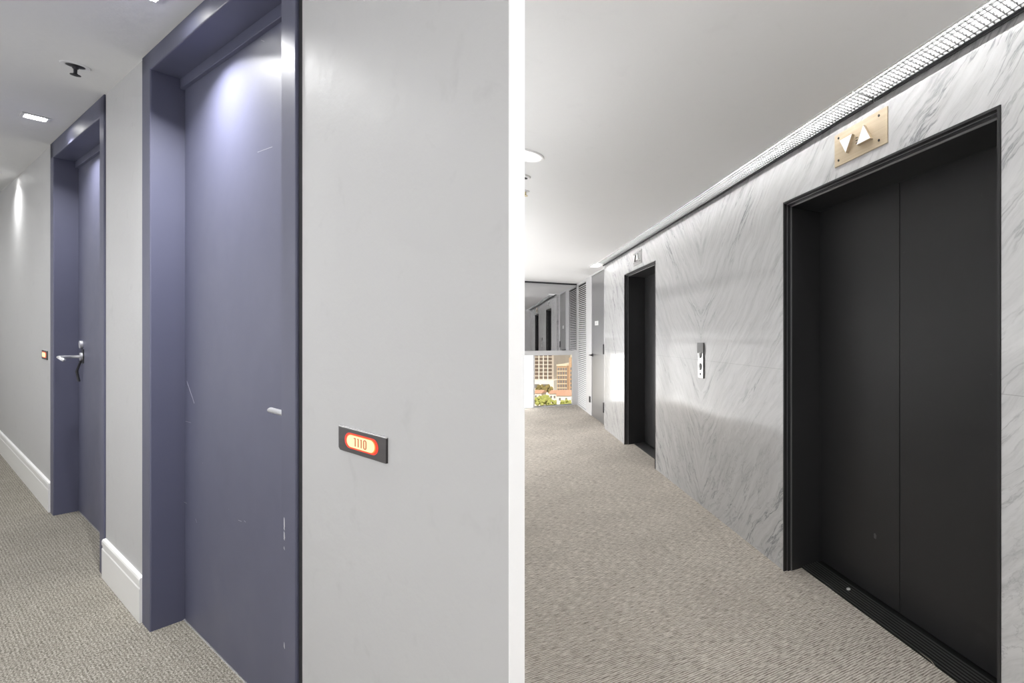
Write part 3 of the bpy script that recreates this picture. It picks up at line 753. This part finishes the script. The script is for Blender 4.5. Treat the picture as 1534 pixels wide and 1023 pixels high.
for r_ in range(7):
    for c_ in range(4):
        _, zz = at(0, 523+r_*4.6, Y); x0, _ = at(837+c_*4.2, 0, Y); MB().box(x0, x0+1.1, Y-.1, Y, zz-.8, zz+.6).build('window', M_BWIN, cb_)
# low houses
def house(xa, xb, yr, ye, Y, dep, label):
    x0, _ = at(xa, 0, Y); x1, _ = at(xb, 0, Y); _, zr = at(0, yr, Y+dep/2); _, ze = at(0, ye, Y)
    h = thing('low_house', ((x0+x1)/2, Y, GZ), label, 'house', 'low houses outside')
    MB().box(x0, x1, Y, Y+dep, GZ, ze).build('wall', M_HW, h)
    MB().prism([(Y-.6, ze), (Y+dep+.6, ze), (Y+dep/2, max(zr, ze+1.5))], x0-.5, x1+.5, 'a').build('roof', M_ROOF, h)
    n = max(2, int((x1-x0)/3))
    for i in range(n):
        xx = x0+(i+.5)*(x1-x0)/n; MB().box(xx-.5, xx+.5, Y-.1, Y, ze-2.6, ze-1.2).build('window', M_BWIN, h)
house(834, 872, 584, 592.5, 236, 10, 'white house with broad terracotta roof below the brick block')
house(823, 833.5, 586, 589.5, 246, 7, 'small white house with low red roof beside the yellow tree')
house(800, 811, 586.5, 589, 250, 6, 'low pale roofed house left under the office tower')
# trees
def tree(xc, yt, yb, rpx, Y, mleaf, label):
    x, zt_ = at(xc, yt, Y); r = rpx/FPX*Y; _, zb_ = at(0, yb, Y); zb_ = max(zb_, GZ+.5)
    t = thing('tree', (x, Y, GZ), label, 'tree', 'street trees outside the window')
    MB().tube([(x, Y, GZ), (x+.2, Y, (GZ+zt_)/2), (x, Y, zt_-1)], [.45, .3, .12], 8).build('trunk', mat('bark', (.18, .13, .09), .9), t)
    bm = bmesh.new(); rnd = random.Random(int(xc*7+yt))
    for i in range(46):
        a = rnd.uniform(0, 2*PI); q = math.sqrt(rnd.random()); zz = rnd.random()
        c = Vector((x+math.cos(a)*q*r*.85, Y+math.sin(a)*q*r*.6, zb_+(zt_-zb_)*zz*(1-.35*q)))
        bmesh.ops.create_icosphere(bm, subdivisions=1, radius=rnd.uniform(.14, .28)*r, matrix=Matrix.Translation(c) @ Matrix.Rotation(rnd.random()*3, 4, 'Z'))
    for v in bm.verts: v.co += Vector((rnd.uniform(-1, 1), rnd.uniform(-1, 1), rnd.uniform(-1, 1)))*r*.04
    me = bpy.data.meshes.new('foliage'); bm.to_mesh(me); bm.free(); me.transform(Matrix.Translation(-t.location)); me.materials.append(mleaf)
    o = bpy.data.objects.new('foliage', me); COL.objects.link(o); o.parent = t
tree(815, 575.5, 587, 13, 272, M_LEAF2, 'brownish green tree in front of the office tower podium')
tree(812, 590.5, 606, 14, 212, M_LEAF1, 'yellow green tree at the lower left of the clear pane')
tree(827, 598, 608, 8, 205, M_LEAF1, 'small yellow green tree in the middle foot of the clear pane')
tree(847.5, 597.5, 607, 9, 205, M_LEAF1, 'yellow green tree in front of the white house')

# ------------------------------------------------------------------ light
sun = bpy.data.lights.new('sun', 'SUN'); sun.energy = 5.0; sun.color = (1.0, .93, .82); sun.angle = .01
so = bpy.data.objects.new('sun', sun); COL.objects.link(so); so.rotation_euler = Vector((-.35, .8, -.75)).to_track_quat('-Z', 'Y').to_euler()
wd = bpy.data.worlds.new('world'); SC.world = wd; wd.use_nodes = True
nt = wd.node_tree; sky = nt.nodes.new('ShaderNodeTexSky'); sky.sky_type = 'HOSEK_WILKIE'; sky.sun_direction = (.35, -.7, .6); sky.turbidity = 4
nt.links.new(sky.outputs[0], nt.nodes['Background'].inputs[0]); nt.nodes['Background'].inputs[1].default_value = .8
def area(name, loc, size, power, size_y=None, shape='DISK', spread=PI, rot=(0, 0, 0)):
    l = bpy.data.lights.new(name, 'AREA'); l.shape = shape; l.size = size; l.energy = power; l.spread = spread
    if size_y: l.size_y = size_y
    o = bpy.data.objects.new(name, l); COL.objects.link(o); o.location = loc; o.rotation_euler = rot; return o
def added_lobby_lamp(s, o, power, label):
    c = R(s, o, CEILR); round_lamp(c, .098, label)
    area('added_lobby_lamp', (c.x, c.y, CEILR-.02), .16, power)
for p_, sz, pw, gim in LAMPS:
    lo = area('downlight_lamp', p_, sz, pw, shape='SQUARE', spread=math.radians(145 if gim else 160))
    if gim: lo.rotation_euler = Vector((-nL.x*.30, -nL.y*.30, -1)).to_track_quat('-Z', 'Y').to_euler()
o_l = cR.x*nR.x+cR.y*nR.y; s_l = cR.x*dR.x+cR.y*dR.y
added_lobby_lamp(s_l-2.2, .30, 10, 'added unseen round light above the viewer')  # lamp added out of view to light the white post

# unseen cove troughs opposite the lifts, added to brighten the ceiling
def cove(a, b, label, wpm):
    a = R(*a, 1.25); b = R(*b, 1.25); d = (b-a); ln = d.length; d.normalize(); n = Vector((d.y, -d.x, 0))
    root = thing('added_uplight', (a+b)/2, label, 'wall light', 'added cove uplights opposite the lifts')
    Q = lambda x, y, z: a+d*x+n*y+Vector((0, 0, z))
    m = MB(Q); m.box(0, ln, .0, .09, 0, .01); m.box(0, ln, .08, .09, .01, .06); m.box(0, ln, 0, .008, .01, .06); m.build('trough', M_WHITE, root)
    MB(Q).box(.02, ln-.02, .03, .06, .01, .02).build('lamp_strip', M_LAMPD, root)
    c = Q(ln/2, .045, .03)
    o = area('added_cove_lamp', c, ln-.05, wpm*ln, size_y=.04, shape='RECTANGLE')
    o.rotation_euler = (PI, 0, math.atan2(d.y, d.x))
cove((1.12, -.06), (2.55, -.50), 'added cove uplight on the slanted wall by the white post', UPW*.7)
cove((2.70, -.50), (5.8, -.50), 'added long cove uplight opposite the distant lift', UPW*.85)
cove((5.85, -.50), (9.0, -.50), 'added long cove uplight by the end window', UPW*.3)

SC.view_settings.view_transform = 'Standard'; SC.view_settings.look = 'None'; SC.view_settings.gamma = 1; SC.view_settings.use_curve_mapping = False
SC.view_settings.exposure = 0.2
cy = SC.cycles; cy.max_bounces = 10; cy.diffuse_bounces = 6; cy.glossy_bounces = 5; cy.use_denoising = True; cy.sample_clamp_indirect = 8.0
cy.caustics_reflective = False; cy.caustics_refractive = False
